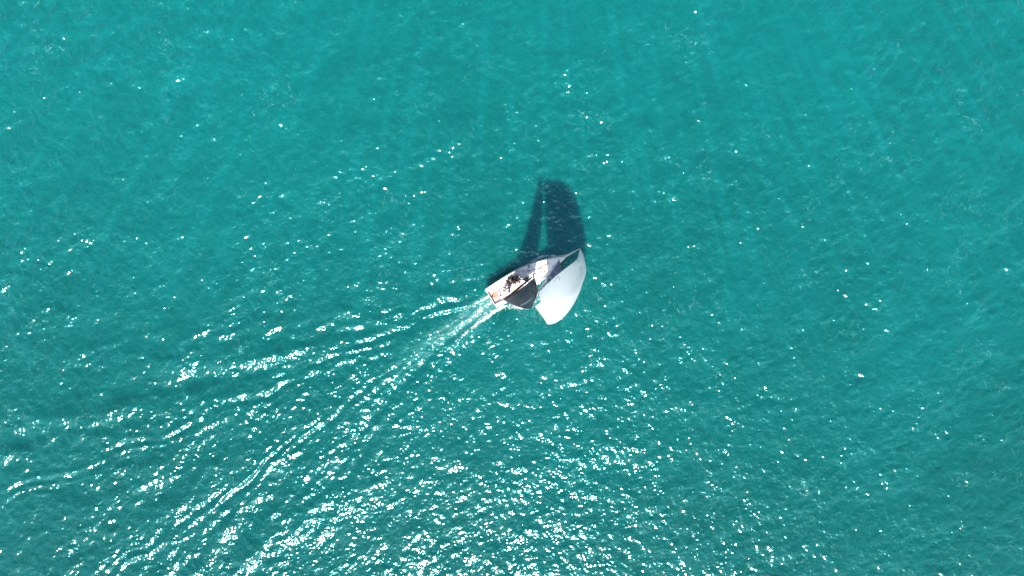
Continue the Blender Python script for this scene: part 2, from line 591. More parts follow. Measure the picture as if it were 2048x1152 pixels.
def pad_material():
    """white deck covering printed with rows of small dark dots and faded salmon blotches"""
    m = new_mat('dotted deck pad', (0.74, 0.73, 0.72), 0.75)
    nt = m.node_tree
    N, L = nt.nodes, nt.links
    tc = N.new('ShaderNodeTexCoord')
    mp = N.new('ShaderNodeMapping')
    mp.inputs['Rotation'].default_value = (0, 0, R(45))
    mp.inputs['Scale'].default_value = (7.5, 7.5, 7.5)
    L.new(tc.outputs['Object'], mp.inputs['Vector'])
    vo = N.new('ShaderNodeTexVoronoi')
    vo.voronoi_dimensions = '2D'
    vo.inputs['Scale'].default_value = 1.0
    vo.inputs['Randomness'].default_value = 0.0
    L.new(mp.outputs[0], vo.inputs['Vector'])
    r1 = N.new('ShaderNodeMapRange')
    r1.inputs['From Min'].default_value = 0.30
    r1.inputs['From Max'].default_value = 0.40
    r1.inputs['To Min'].default_value = 1.0
    r1.inputs['To Max'].default_value = 0.0
    L.new(vo.outputs['Distance'], r1.inputs['Value'])
    nz = N.new('ShaderNodeTexNoise')
    nz.inputs['Scale'].default_value = 0.9
    nz.inputs['Detail'].default_value = 2
    L.new(tc.outputs['Object'], nz.inputs['Vector'])
    r2 = N.new('ShaderNodeMapRange')
    r2.inputs['From Min'].default_value = 0.44
    r2.inputs['From Max'].default_value = 0.60
    L.new(nz.outputs['Fac'], r2.inputs['Value'])
    a = N.new('ShaderNodeMix'); a.data_type = 'RGBA'
    a.inputs[6].default_value = (0.52, 0.49, 0.48, 1)
    a.inputs[7].default_value = (0.58, 0.40, 0.38, 1)
    L.new(r2.outputs[0], a.inputs[0])
    c = N.new('ShaderNodeMix'); c.data_type = 'RGBA'
    c.inputs[7].default_value = (0.13, 0.09, 0.09, 1)
    L.new(r1.outputs[0], c.inputs[0])
    L.new(a.outputs[2], c.inputs[6])
    L.new(c.outputs[2], N['Principled BSDF'].inputs['Base Color'])
    return m


M_PAD = pad_material()
M_BROWN = new_mat('brown strip', (0.10, 0.045, 0.035), 0.5, noise=0.2)
M_SALMON = new_mat('salmon pad', (0.55, 0.23, 0.17), 0.75, noise=0.12, nscale=9)

# ================================================================== yacht
yacht = bpy.data.objects.new('sailing_yacht', None)
COL.objects.link(yacht)
yacht.matrix_world = BM
yacht.empty_display_size = 0.5
yacht['label'] = 'white racing yacht heeling under charcoal mainsail and big white gennaker'
yacht['category'] = 'sailing yacht'

HB_X = [0.0, 1.5, 3.2, 5.0, 6.6, 8.0, 9.2, LOA]
HB_Y = [1.30, 1.40, 1.46, 1.38, 1.10, 0.70, 0.30, 0.035]


def half_beam(x): return max(0.03, smooth_interp(min(max(x, 0), LOA), HB_X, HB_Y))
def sheer(x): return ZD + 0.14 * (x / LOA) ** 2
def keel(x): return interp(x, [0, 1, 4, 7, 9, LOA], [0.10, 0.0, -0.28, -0.22, 0.05, 0.55])


# cockpit recess: open at the transom
CK1, CKW = 4.15, 0.42


def deck_z(x, y):
    b = half_beam(x)
    w = b - CKW
    z = sheer(x) + 0.05 * (1 - (y / b) ** 2)
    if x < CK1:
        e = min(1.0, max(0.0, (w - abs(y)) / 0.07)) * min(1.0, max(0.0, (CK1 - x) / 0.07))
        z += (0.58 - z) * e
    # low coachroof round the mast
    if 4.2 < x < 7.3:
        cw = interp(x, [4.2, 5.5, 7.3], [0.78, 0.70, 0.22])
        e = min(1, max(0, (cw - abs(y)) / 0.16)) * min(1, max(0, (x - 4.25) / 0.12)) * min(1, max(0, (7.3 - x) / 1.1))
        z += 0.20 * e * e * (3 - 2 * e)
    return z


# hull
st = [LOA * (i / 40) for i in range(41)]
sec = [(0.0, 0.0), (0.45, 0.04), (0.78, 0.16), (0.93, 0.38), (0.985, 0.70), (1.0, 1.0)]
V, Fc = [], []
for x in st:
    b, k, s = half_beam(x), keel(x), sheer(x)
    row = [(-1, a, c) for a, c in sec[::-1]] + [(1, a, c) for a, c in sec[1:]]
    for sg, a, c in row:
        V.append((x, sg * b * a, k + (s - k) * c))
n = len(sec) * 2 - 1
for i in range(len(st) - 1):
    for j in range(n - 1):
        Fc.append((i * n + j, i * n + j + 1, (i + 1) * n + j + 1, (i + 1) * n + j))
Fc.append(tuple(range(n)))
Fc.append(tuple(len(st) * n - n + k for k in range(n))[::-1])
hull = mesh_obj('hull', V, Fc, M_HULL, yacht)

# deck sheet with the cockpit well
V, Fc = [], []
xsd = sorted(set([0, 0.04] + [round(0.12 * i, 3) for i in range(1, int(LOA / 0.12) + 1)] + [CK1 - 0.07, CK1, 4.25, 4.37, LOA]))
T_ = sorted(set([-1, 1] + [round(-1 + 2 * i / 60, 4) for i in range(61)]))
for x in xsd:
    b = half_beam(x)
    w = b - CKW
    for t in T_:
        y = t * b
        if abs(abs(y) - w) < b / 60 and x <= CK1: y = math.copysign(w, y)
        elif abs(abs(y) - (w - 0.07)) < b / 60 and x <= CK1: y = math.copysign(w - 0.07, y)
        V.append((x, y, deck_z(x, y)))
nn = len(T_)
for i in range(len(xsd) - 1):
    for j in range(nn - 1):
        Fc.append((i * nn + j, (i + 1) * nn + j, (i + 1) * nn + j + 1, i * nn + j + 1))
deck = mesh_obj('deck', V, Fc, M_DECK, yacht, smooth=False)

# dark rubbing strip round the sheer
for sg in (-1, 1):
    MB().tube([(x, sg * (half_beam(x) + 0.012), sheer(x) - 0.02) for x in st], 0.028, 6).build('rubbing_strip', M_BROWN, yacht)
MB().box((-0.012, 0, 0.86), (0.05, 2.5, 0.05)).build('transom_edge', M_HULL, yacht, False)


def plate(name, poly, mat, lift=0.006, parent=None, th=0.004):
    """thin print or pad lying on the deck; poly in boat x, y"""
    bm = bmesh.new()
    vs = [bm.verts.new((x, y, 0)) for x, y in poly]
    bm.faces.new(vs)
    bmesh.ops.triangulate(bm, faces=bm.faces[:])
    bmesh.ops.subdivide_edges(bm, edges=bm.edges[:], cuts=3, use_grid_fill=True)
    for v in bm.verts:
        v.co.z = deck_z(v.co.x, v.co.y) + lift
    me_ = bpy.data.meshes.new(name)
    bm.to_mesh(me_)
    bm.free()
    me_.materials.append(mat)
    o = bpy.data.objects.new(name, me_)
    COL.objects.link(o)
    o.parent = parent or yacht
    return o


# cockpit floor pads (a bar crosses between them)
def pad(x0_, x1_, name='deck_pad', inset=0.10, mat=None, lift=0.008):
    pts = []
    for i in range(7):
        x = x0_ + (x1_ - x0_) * i / 6
        pts.append((x, half_beam(x) - CKW - inset))
    for i in range(6, -1, -1):
        x = x0_ + (x1_ - x0_) * i / 6
        pts.append((x, -(half_beam(x) - CKW - inset)))
    V_ = [(x, y, 0.58 + lift) for x, y in pts] + [(x, y, 0.58 + lift - 0.006) for x, y in pts]
    k = len(pts)
    F_ = [tuple(range(k))[::-1], tuple(range(k, 2 * k))] + [(i, (i + 1) % k, k + (i + 1) % k, k + i) for i in range(k)]
    return mesh_obj(name, V_, F_, mat or M_PAD, yacht, False)


pad(0.06, 0.98)
pad(1.16, 4.0)
tri = [(0.20, 0.30), (0.20, -0.42), (0.92, -0.50), (0.96, 0.22), (0.62, 0.55)]
mesh_obj('deck_print', [(x, y, 0.594) for x, y in tri], [tuple(range(5))], M_SALMON, yacht, False)
tri = [(2.3, -0.30), (3.3, -0.36), (3.35, -0.62), (2.2, -0.56)]
mesh_obj('deck_print', [(x, y, 0.594) for x, y in tri], [tuple(range(4))[::-1]], M_PALE_OR, yacht, False)
# mainsheet track
tr_ = MB().box((1.07, 0, 0.68), (0.09, 2 * (half_beam(1) - CKW) - 0.04, 0.07)).build('traveller_track', M_HULL, yacht, False)
MB().box((1.07, -0.35, 0.745), (0.14, 0.16, 0.06)).build('traveller_car', M_BLACK, tr_, False)

# companionway hatch, hatch on the foredeck, instrument pods
hz = deck_z(4.7, 0) + 0.0
h = MB().box((4.62, 0.02, hz + 0.035), (0.62, 0.66, 0.06)).build('companionway_hatch', M_HULL, yacht, False)
MB().box((4.60, 0.02, hz + 0.072), (0.48, 0.52, 0.012)).build('hatch_window', M_BLACK, h, False)
h = MB().box((7.55, 0.0, deck_z(7.55, 0) + 0.03), (0.5, 0.5, 0.05)).build('foredeck_hatch', M_HULL, yacht, False)

# winches: drum, base
for (px, py) in ((1058, 533), (1036, 543), (1032, 588)):
    p = on_plane(px, py, 1.0)
    x, y = p.x, p.y
    z = deck_z(x, y)
    w = MB().lathe((x, y, z), [(0.10, 0), (0.10, 0.03), (0.065, 0.06), (0.06, 0.12), (0.085, 0.15), (0.085, 0.17), (0.03, 0.18)]).build('winch', M_STEEL, yacht)
    MB().lathe((x, y, z + 0.17), [(0.05, 0), (0.05, 0.025)]).build('winch_top', M_BLACK, w)

# deck gear: blocks, cleats, jammers, coiled line
for (px, py, c) in ((1057, 532, M_BLACK), (1059, 535, M_GREY), (1070, 546, M_PLUM), (1096, 527.5, M_GREY), (1130, 513, M_GREY), (1126, 515, M_PRINT_GREY),
                    (1078, 562, M_GREY), (1075, 577, M_GREY), (1083, 573, M_BLACK), (1094, 523, M_PRINT_GREY), (1045, 541, M_PRINT_GREY), (991, 612, M_BLACK), (1106, 533, M_PRINT_GREY)):
    p = on_plane(px, py, 1.02)
    z = deck_z(p.x, p.y)
    d = MB().box((p.x, p.y, z + 0.03), (0.20, 0.09, 0.05), R(25)).lathe((p.x, p.y, z + 0.05), [(0.05, 0), (0.055, 0.03), (0.03, 0.05)], 8)
    d.build('deck_block', c, yacht, False)
for pts, c in (([(1063, 531), (1068, 546), (1072, 560), (1070, 575)], M_ROPE), ([(1046, 544), (1052, 541), (1060, 541), (1066, 548)], M_GREY),
               ([(1043, 553), (1038, 548), (1040, 543), (1047, 541)], M_ROPE), ([(1071, 552), (1083, 560), (1079, 570)], M_ROPE),
               ([(1074, 577), (1080, 573), (1088, 568)], M_BLACK), ([(1055, 538), (1062, 545), (1067, 550)], M_BLACK)):
    P = []
    for a, b in pts:
        p = on_plane(a, b, 1.02)
        P.append((p.x, p.y, deck_z(p.x, p.y) + 0.03))
    MB().tube(P, 0.022, 6).build('control_line', c, yacht)


# printed marks on the foredeck
def deck_poly(pxs, mat, lift=0.008):
    P = []
    for a, b in pxs:
        p = on_plane(a, b, 1.06)
        P.append((p.x, p.y))
    return plate('deck_print', P, mat, lift)


def deck_line(pxs, w, mat, lift=0.008):
    """a printed line w pixels wide"""
    w = w * 1.6
    L_, R_ = [], []
    for i, (a, b) in enumerate(pxs):
        a0, b0 = pxs[max(0, i - 1)]
        a1, b1 = pxs[min(len(pxs) - 1, i + 1)]
        d = math.hypot(a1 - a0, b1 - b0)
        nx, ny = -(b1 - b0) / d * w / 2, (a1 - a0) / d * w / 2
        L_.append((a + nx, b + ny)); R_.append((a - nx, b - ny))
    return deck_poly(L_ + R_[::-1], mat, lift)


deck_line([(1078, 538), (1084, 532.5), (1088, 529.5)], 0.9, M_ORANGE)
deck_line([(1076, 536.5), (1080, 534), (1086, 530)], 0.5, M_PLUM)
deck_poly([(1088, 528), (1093, 527.5), (1093, 530), (1089, 531)], M_ORANGE)
deck_poly([(1096.5, 528.5), (1099, 530), (1097.5, 534), (1094.5, 537), (1092.5, 536), (1094, 532)], M_ORANGE)
deck_line([(1094.5, 530.5), (1092.5, 535.5), (1091, 539)], 1.1, M_ORANGE)
deck_poly([(1083.5, 542), (1088, 542), (1090, 538.5), (1091.5, 540.5), (1094, 538.5), (1092.5, 541.8), (1090, 543.5), (1088.5, 546.5), (1086.5, 544)], M_ORANGE)
deck_line([(1088.5, 545), (1085.5, 550), (1082, 555), (1079, 557.5)], 0.9, M_ORANGE)
deck_poly([(1080.5, 538), (1084.5, 534.5), (1087.5, 534), (1086.5, 536.5), (1083, 538.5)], M_PALE_OR)
deck_line([(1096, 542), (1097, 544.5), (1095.5, 546)], 0.7, M_PRINT_GREY)
for k in range(9):
    a = 1092.5 - 1.15 * k; b = 546 + 1.35 * k
    deck_line([(a - 0.8, b - 0.6), (a + 0.8, b + 0.5)], 0.55, M_PRINT_GREY)
deck_poly([(1069, 546), (1071.5, 545), (1072, 547), (1070, 548)], M_PLUM, 0.01)

# ------------------------------------------------------------------ spars and rig
tack_p = loc(1160, 497, 1.25)
bow_l = Vector((LOA - 0.1, 0.0, sheer(LOA) + 0.03))
bs = Vector((LOA - 1.1, 0.12, sheer(LOA) + 0.05))
MB().tube([bs, bow_l + (tack_p - bow_l) * 0.3, tack_p], [0.075, 0.07, 0.045], 10).build('bowsprit', M_HULL, yacht)
MB().tube([Vector((LOA - 0.15, 0, 0.55)), tack_p - Vector((0.05, 0, 0.05))], 0.012, 5).build('bobstay', M_STEEL, yacht)

mast_px = [(1066.5, 552, 1.25), (1069.5, 560, 3.3), (1072.3, 569, 5.3), (1073.6, 579, 7.5), (1072.3, 590, 9.7), (1068.5, 601, 11.7), (1063.5, 613, 13.6), (1061.5, 617, 14.2)]
mast_l = [loc(*p) for p in mast_px]
mz = [p.z for p in mast_l]


def mast_at(z):
    return Vector((smooth_interp(z, mz, [p.x for p in mast_l]), smooth_interp(z, mz, [p.y for p in mast_l]), z))


z_top = mz[-1]
MB().tube([mast_at(mz[0] - 0.15 + (z_top - mz[0] + 0.15) * i / 40) if i else Vector((mast_l[0].x, mast_l[0].y, deck_z(mast_l[0].x, 0) - 0.02)) for i in range(41)],
          [0.095 - 0.045 * (i / 40) ** 2 for i in range(41)], 12).build('mast', M_BLACK, yacht)
for frac, wd in ((0.36, 1.05), (0.66, 0.8)):
    c = mast_at(mz[0] + (z_top - mz[0]) * frac)
    MB().tube([c + Vector((-0.28, wd, 0)), c + Vector((0.0, 0.05, 0)), c + Vector((0.0, -0.05, 0)), c + Vector((-0.28, -wd, 0))], [0.025, 0.04, 0.04, 0.025], 8).build('spreader', M_BLACK, yacht)
for sg in (1, -1):
    base = Vector((4.9, sg * (half_beam(4.9) - 0.12), sheer(4.9)))
    c1 = mast_at(mz[0] + (z_top - mz[0]) * 0.36) + Vector((-0.28, sg * 1.05, 0))
    c2 = mast_at(mz[0] + (z_top - mz[0]) * 0.66) + Vector((-0.28, sg * 0.8, 0))
    c3 = mast_at(mz[0] + (z_top - mz[0]) * 0.92)
    MB().tube([base, c1, c2, c3], 0.011, 6).build('shroud', M_STEEL, yacht)

gn = loc(1064.5, 553.5, 2.05)
be = loc(1008, 600, 2.35)
MB().tube([gn, gn.lerp(be, 0.5), be], [0.085, 0.10, 0.085], 10).build('boom', M_BLACK, yacht)
off = Vector((0, -0.10, 0.09))
MB().tube([gn.lerp(be, t) + off for t in (0.06, 0.35, 0.7, 0.93)], 0.028, 6).build('boom_track', M_ROPE, yacht)
MB().tube([gn.lerp(be, t) + Vector((0, 0.02, 0.115)) for t in (0.50, 0.62)], 0.04, 6).build('sail_tie', M_ROPE_RED, yacht)
MB().tube([gn.lerp(be, 0.93), Vector((1.07, -0.35, 0.78))], 0.016, 6).build('mainsheet', M_ROPE, yacht)
MB().tube([gn.lerp(be, 0.3) - Vector((0, 0, 0.05)), Vector((5.25, 0, deck_z(5.25, 0) + 0.1))], 0.03, 8).build('boom_vang', M_GREY, yacht)


# ------------------------------------------------------------------ sails
def surface(name, fn, nu, nv, mat, thick=0.012, parent=yacht):
    V_, F_ = [], []
    for j in range(nv + 1):
        for i in range(nu + 1):
            V_.append(fn(i / nu, j / nv))
    for j in range(nv):
        for i in range(nu):
            a = j * (nu + 1) + i
            F_.append((a, a + 1, a + nu + 2, a + nu + 1))
    o = mesh_obj(name, V_, F_, mat, parent)
    sm = o.modifiers.new('cloth', 'SOLIDIFY')
    sm.thickness = thick
    sm.offset = 0
    return o


# mainsail: luff on the mast, leech from boom end to the square head
leech_px = [(1008, 600, 2.45), (1014, 604, 3.5), (1022.5, 608, 4.7), (1031, 611.5, 6.3), (1041, 615, 8.4), (1050, 617.8, 10.9), (1059.5, 617.8, 13.9)]
luff_z = [2.15, 3.8, 5.3, 7.0, 9.2, 11.4, 14.0]
leech_l = [loc(*p) for p in leech_px]
kk = [i / 6 for i in range(7)]
luff_l = [mast_at((BI @ at(smooth_interp(z, [q_[2] for q_ in mast_px], [q_[0] for q_ in mast_px]), smooth_interp(z, [q_[2] for q_ in mast_px], [q_[1] for q_ in mast_px]), z)).z) for z in luff_z]


def v3i(t, P):
    return Vector([smooth_interp(t, kk, [p[c] for p in P]) for c in range(3)])


def main_fn(u, v):
    a, b = v3i(v, luff_l), v3i(v, leech_l)
    ch = b - a
    nrm = Vector((0, -1, 0))
    cam_ = 0.10 * ch.length * math.sin(math.pi * u ** 0.8) * min(1, 0.25 + 3 * v)
    return a + ch * u + nrm * cam_ + Vector((-0.09, -0.02, 0)) * (1 - u)


main = surface('mainsail', main_fn, 24, 48, M_DARK_SAIL)


def on_surface(fn, uv, w, name, mat, parent, lift=0.02, side=1):
    """a ribbon w metres wide lying on a sail along uv points, standing just proud of both faces"""
    P = []
    for i in range(len(uv) - 1):
        for k in range(6):
            t = k / 6
            P.append((uv[i][0] + (uv[i + 1][0] - uv[i][0]) * t, uv[i][1] + (uv[i + 1][1] - uv[i][1]) * t))
    P.append(uv[-1])
    V_, F_ = [], []
    for i, (u, v) in enumerate(P):
        p = fn(u, v)
        e = 1e-3
        du = (fn(min(u + e, 1), v) - fn(max(u - e, 0), v))
        dv = (fn(u, min(v + e, 1)) - fn(u, max(v - e, 0)))
        nr = du.cross(dv).normalized()
        q0 = fn(*P[max(0, i - 1)]); q1 = fn(*P[min(len(P) - 1, i + 1)])
        t = (q1 - q0).normalized()
        s = nr.cross(t).normalized() * w / 2
        V_ += [p + s + nr * lift, p - s + nr * lift, p - s - nr * lift, p + s - nr * lift]
    for i in range(len(P) - 1):
        a = i * 4
        for k in range(4):
            F_.append((a + k, a + (k + 1) % 4, a + 4 + (k + 1) % 4, a + 4 + k))
    F_.append((3, 2, 1, 0)); a = (len(P) - 1) * 4
    F_.append((a, a + 1, a + 2, a + 3))
    return mesh_obj(name, V_, F_, mat, parent, False)


for v in (0.35, 0.635, 0.83, 0.93):
    on_surface(main_fn, [(0.99, v), (0.66, v * 0.985 + 0.0), (0.33, v * 0.98), (0.02, v * 0.985)], 0.09, 'batten_seam', M_SEAM, main)
on_surface(main_fn, [(0.999, 0.02), (0.999, 0.5), (0.999, 0.98)], 0.05, 'leech_tape', M_SEAM, main)
on_surface(main_fn, [(0.2, 0.06), (0.5, 0.12), (0.8, 0.10)], 0.05, 'reef_band', M_SEAM, main)


# letters near the leech: four clusters of short strokes running along the seam
def glyph(fn, u0, v0, du, dv, strokes, w, mat, parent, name='letter'):
    V_, F_ = [], []
    for (a, b, c, d) in strokes:
        n_ = 4
        for i in range(n_ + 1):
            t = i / n_
            uu, vv = u0 + du * (a + (c - a) * t), v0 + dv * (b + (d - b) * t)
            p = fn(uu, vv)
            e = 1e-3
            nr = (fn(uu + e, vv) - fn(uu - e, vv)).cross(fn(uu, vv + e) - fn(uu, vv - e)).normalized()
            tt = (fn(u0 + du * c, v0 + dv * d) - fn(u0 + du * a, v0 + dv * b)).normalized()
            s = nr.cross(tt).normalized() * w / 2
            V_ += [p + s + nr * 0.022, p - s + nr * 0.022, p - s - nr * 0.022, p + s - nr * 0.022]
        base_ = len(V_) - 4 * (n_ + 1)
        for i in range(n_):
            q_ = base_ + i * 4
            for k in range(4):
                F_.append((q_ + k, q_ + (k + 1) % 4, q_ + 4 + (k + 1) % 4, q_ + 4 + k))
        F_.append((base_ + 3, base_ + 2, base_ + 1, base_))
        q_ = base_ + 4 * n_
        F_.append((q_, q_ + 1, q_ + 2, q_ + 3))
    return mesh_obj(name, V_, F_, mat, parent, False)


GL = [[(0, 0, 0, 1), (0, 1, 1, 1), (0, .5, .8, .5), (0, 0, 1, 0)], [(0, 1, 0, 0), (0, 0, 1, 0)], [(0, 1, .5, 0), (.5, 0, 1, 1)],
      [(1, 1, 0, 1), (0, 1, 0, .5), (0, .5, 1, .5), (1, .5, 1, 0), (1, 0, 0, 0)], [(0, 1, 1, 1), (.5, 1, .5, 0)], [(0, 0, 0, 1), (0, 1, 1, .9), (1, .9, 1, .5), (1, .5, 0, .5), (.4, .5, 1, 0)]]
for k in range(8):
    u0 = 0.86 - 0.062 * k
    glyph(main_fn, u0, 0.572 - 0.0005 * k, -0.050, 0.055, GL[k % 6], 0.19, M_LETTER, main)
glyph(main_fn, 0.345, 0.592, -0.07, 0.022, [(0, .5, 1, .5), (0, 0, 1, 0)], 0.12, M_LETTER, main, 'emblem')

# jib, half lowered: its foot along the foredeck, the rest draped outboard to leeward
jt = loc(1118.5, 520, 1.35)
jc = loc(1076, 583, 1.7)
jh = loc(1098, 584, 2.9)


def jib_fn(u, v):
    a = jt.lerp(jh, v)
    b = jc.lerp(jh, v * 0.9)
    bulge = BI.to_3x3() @ Vector((1.0, -0.2, 0.15))
    p = a + (b - a) * u
    return p + bulge * (0.75 * math.sin(math.pi * v) * (1 - u) ** 0.7 + 0.25 * math.sin(math.pi * u) * min(1, v * 3)) + Vector((0, 0, 0.05 * math.sin(14 * u + 3 * v)))


jib = surface('jib', jib_fn, 30, 24, M_JIB)
for u in (0.30, 0.52, 0.66, 0.86):
    on_surface(jib_fn, [(u, 0.01), (u - 0.06, 0.3), (u - 0.03, 0.65), (u + 0.04, 0.98)], 0.10 if u != 0.52 else 0.22, 'batten_seam', M_JIB_SEAM, jib)
on_surface(jib_fn, [(0.0, 0.004), (0.5, 0.004), (0.999, 0.004)], 0.09, 'foot_tape', M_JIB_SEAM, jib)
js = mast_at(mz[0] + (z_top - mz[0]) * 0.86) + Vector((0.05, 0, 0))
MB().tube([Vector((jt.x, jt.y, deck_z(jt.x, jt.y))), js], 0.012, 6).build('forestay', M_STEEL, yacht)

# gennaker
GV = [0, 0.13, 0.30, 0.48, 0.64, 0.79, 0.90, 0.96, 1.0]
gl_px = [(1160, 497, 1.25), (1154.5, 519, 3.0), (1133, 535, 6.3), (1110.5, 552.5, 9.2), (1092, 570, 11.1), (1076, 585, 12.2), (1081, 603.5, 12.9), (1076, 609, 13.1), (1070, 612, 13.2)]
ge_px = [(1095, 648.5, 2.5), (1091.5, 643, 5.0), (1087, 636, 7.3), (1082, 629.5, 9.0), (1078, 624, 10.4), (1074.5, 619, 11.6), (1072, 615.5, 12.5), (1071, 613.5, 12.9), (1070, 612, 13.2)]
gl_l = [loc(*p) for p in gl_px]
ge_l = [loc(*p) for p in ge_px]
PXM = F_PX / DIST
# pixel the belly of each row reaches
gb_px = [(1157, 589), (1163, 571), (1159, 581), (1152, 588), (1144, 594), (1131, 602), (1116, 607), (1098, 610), (1070, 612)]
gb_l = [loc(a, b, (1.9, 4.0, 6.9, 9.3, 10.9, 12.0, 12.8, 13.2, 13.2)[i]) for i, (a, b) in enumerate(gb_px)]


def gen_fn(u, v):
    a = Vector([float(np.interp(v, GV, [p[c] for p in gl_l])) for c in range(3)])
    b = Vector([float(np.interp(v, GV, [p[c] for p in ge_l])) for c in range(3)])
    g = Vector([smooth_interp(v, GV, [gb_l[i][c] - (gl_l[i][c] + ge_l[i][c]) / 2 for i in range(9)]) for c in range(3)])
    t = 0.6 * (1 - math.cos(math.pi * u)) / 2 + 0.4 * u
    return a + (b - a) * t + g * math.sin(math.pi * u) ** 0.85


gen = surface('gennaker', gen_fn, 48, 64, M_WHITE_SAIL, 0.0)
gen.modifiers.clear()        # a single sheet of thin nylon, so the sun glows through it
M_CREASE = new_mat('grey sail crease tape', (0.42, 0.42, 0.44), 0.7, noise=0.15)
for uv in ([(0.015, 0.135), (0.05, 0.15), (0.085, 0.20)], [(0.015, 0.135), (0.035, 0.18), (0.045, 0.24)],
           [(0.02, 0.48), (0.05, 0.50), (0.07, 0.54)], [(0.02, 0.48), (0.03, 0.53), (0.035, 0.58)]):
    on_surface(gen_fn, uv, 0.035, 'telltale', M_CREASE, gen, 0.014)
# two rows of small grey lettering near the tack
GS = [(gen_fn(i / 90, j / 90), i / 90, j / 90) for i in range(91) for j in range(91)]
GP = []
for p, u, v in GS:
    c_ = CAM_M.inverted() @ (BM @ p)
    GP.append((W_PX / 2 + F_PX * c_.x / -c_.z, H_PX / 2 - F_PX * c_.y / -c_.z, (BM @ p).z, u, v))


def sail_uv(px, py):
    near = sorted(((g_[0] - px) ** 2 + (g_[1] - py) ** 2, g_) for g_ in GP)[:12]
    zt = max(g_[2] for _, g_ in near)
    near = [x for x in near if x[1][2] > zt - 0.8]
    w = [1 / (d + 0.05) for d, _ in near]
    return (sum(a * g_[3] for a, (_, g_) in zip(w, near)) / sum(w), sum(a * g_[4] for a, (_, g_) in zip(w, near)) / sum(w))


for (a, b, ln_, w_) in ((1160.9, 536.4, 1.4, .11), (1161.0, 539.0, .8, .05), (1161.0, 542.3, .8, .05), (1161.0, 544.5, .8, .05), (1160.8, 548.0, .9, .05), (1160.7, 551.3, 1.2, .07),
                    (1163.0, 533.6, 1.6, .11), (1163.4, 538.2, .9, .05), (1163.4, 540.6, .8, .05), (1163.2, 545.6, 2.0, .05), (1163.3, 550.2, .9, .05), (1162.8, 552.6, .8, .05)):
    u0, v0 = sail_uv(a, b - ln_ / 2)
    u1, v1 = sail_uv(a, b + ln_ / 2)
    if abs(u1 - u0) + abs(v1 - v0) > 1e-4:
        on_surface(gen_fn, [(u0, v0), (u1, v1)], w_, 'letter', M_CREASE, gen, 0.012)
on_surface(gen_fn, [(0.001, 0.01), (0.001, 0.5), (0.001, 0.98)], 0.04, 'luff_tape', M_CREASE, gen, 0.01)
on_surface(gen_fn, [(0.999, 0.01), (0.999, 0.5), (0.999, 0.98)], 0.04, 'leech_tape', M_CREASE, gen, 0.01)
on_surface(gen_fn, [(0.01, 0.002), (0.3, 0.002), (0.7, 0.002), (0.99, 0.002)], 0.04, 'foot_tape', M_CREASE, gen, 0.01)
MB().tube([mast_at(mz[0] + (z_top - mz[0]) * 0.97), gl_l[-1]], 0.014, 6).build('halyard', M_ROPE, yacht)
MB().tube([tack_p, gl_l[0]], 0.02, 6).build('tack_line', M_ROPE, yacht)
sh = Vector((0.5, -half_beam(0.5) + 0.05, sheer(0.5) + 0.05))
MB().tube([ge_l[0].lerp(sh, t) - Vector((0, 0, 0.5)) * math.sin(math.pi * t) for t in [i / 8 for i in range(9)]], 0.006, 6).build('gennaker_sheet', M_BLACK, yacht)
MB().tube([Vector((0.35, 0.0, 0.98)), Vector((0.9, 0.05, 1.02)), Vector((1.45, 0.12, 1.05))], [0.03, 0.025, 0.02], 8).build('tiller', M_BLACK, yacht)
MB().box((0.2, 0, 0.80), (0.14, 0.1, 0.44)).build('rudder_stock', M_GREY, yacht, False)


# ================================================================== crew
SKIN = new_mat('skin', (0.50, 0.29, 0.20), 0.55, noise=0.08, nscale=12)
C_WHITE = new_mat('white shirt', (0.72, 0.73, 0.74), 0.8, noise=0.06, nscale=9)
C_GREYW = new_mat('light grey cloth', (0.42, 0.43, 0.45), 0.8, noise=0.1, nscale=9)
C_DARK = new_mat('black sailing jacket', (0.022, 0.024, 0.028), 0.7, noise=0.25, nscale=9)
C_OLIVE = new_mat('dark olive jacket', (0.055, 0.062, 0.052), 0.75, noise=0.25, nscale=9)
C_TAN = new_mat('peach shorts', (0.72, 0.40, 0.26), 0.8, noise=0.12, nscale=9)
C_BLUE = new_mat('blue cap', (0.06, 0.11, 0.24), 0.7, noise=0.1, nscale=9)
C_HAIR_D = new_mat('dark hair', (0.018, 0.013, 0.011), 0.6, noise=0.3, nscale=40)
C_HAIR_R = new_mat('auburn hair', (0.20, 0.07, 0.04), 0.6, noise=0.3, nscale=40)
C_HAIR_B = new_mat('brown hair', (0.11, 0.06, 0.035), 0.6, noise=0.3, nscale=40)
C_RED = new_mat('salmon life vest', (0.62, 0.20, 0.13), 0.7, noise=0.15, nscale=9)


def skin_mesh(name, nodes, edges, mat, parent, sub=1):
    """nodes: {key: (pos, (rx, ry))}; grown into one continuous surface with the Skin modifier"""
    keys = list(nodes)
    me_ = bpy.data.meshes.new(name)
    me_.from_pydata([tuple(nodes[k][0]) for k in keys], [(keys.index(a), keys.index(b)) for a, b in edges], [])
    o = bpy.data.objects.new(name, me_)
    COL.objects.link(o)
    o.parent = parent
    sk = o.modifiers.new('skin', 'SKIN')
    sk.use_smooth_shade = True
    if not me_.skin_vertices:
        me_.skin_vertices.new()
    for i, k in enumerate(keys):
        me_.skin_vertices[0].data[i].radius = nodes[k][1]
    me_.skin_vertices[0].data[0].use_root = True
    s2 = o.modifiers.new('smooth', 'SUBSURF')
    s2.levels = s2.render_levels = sub
    me_.materials.append(mat)
    return o


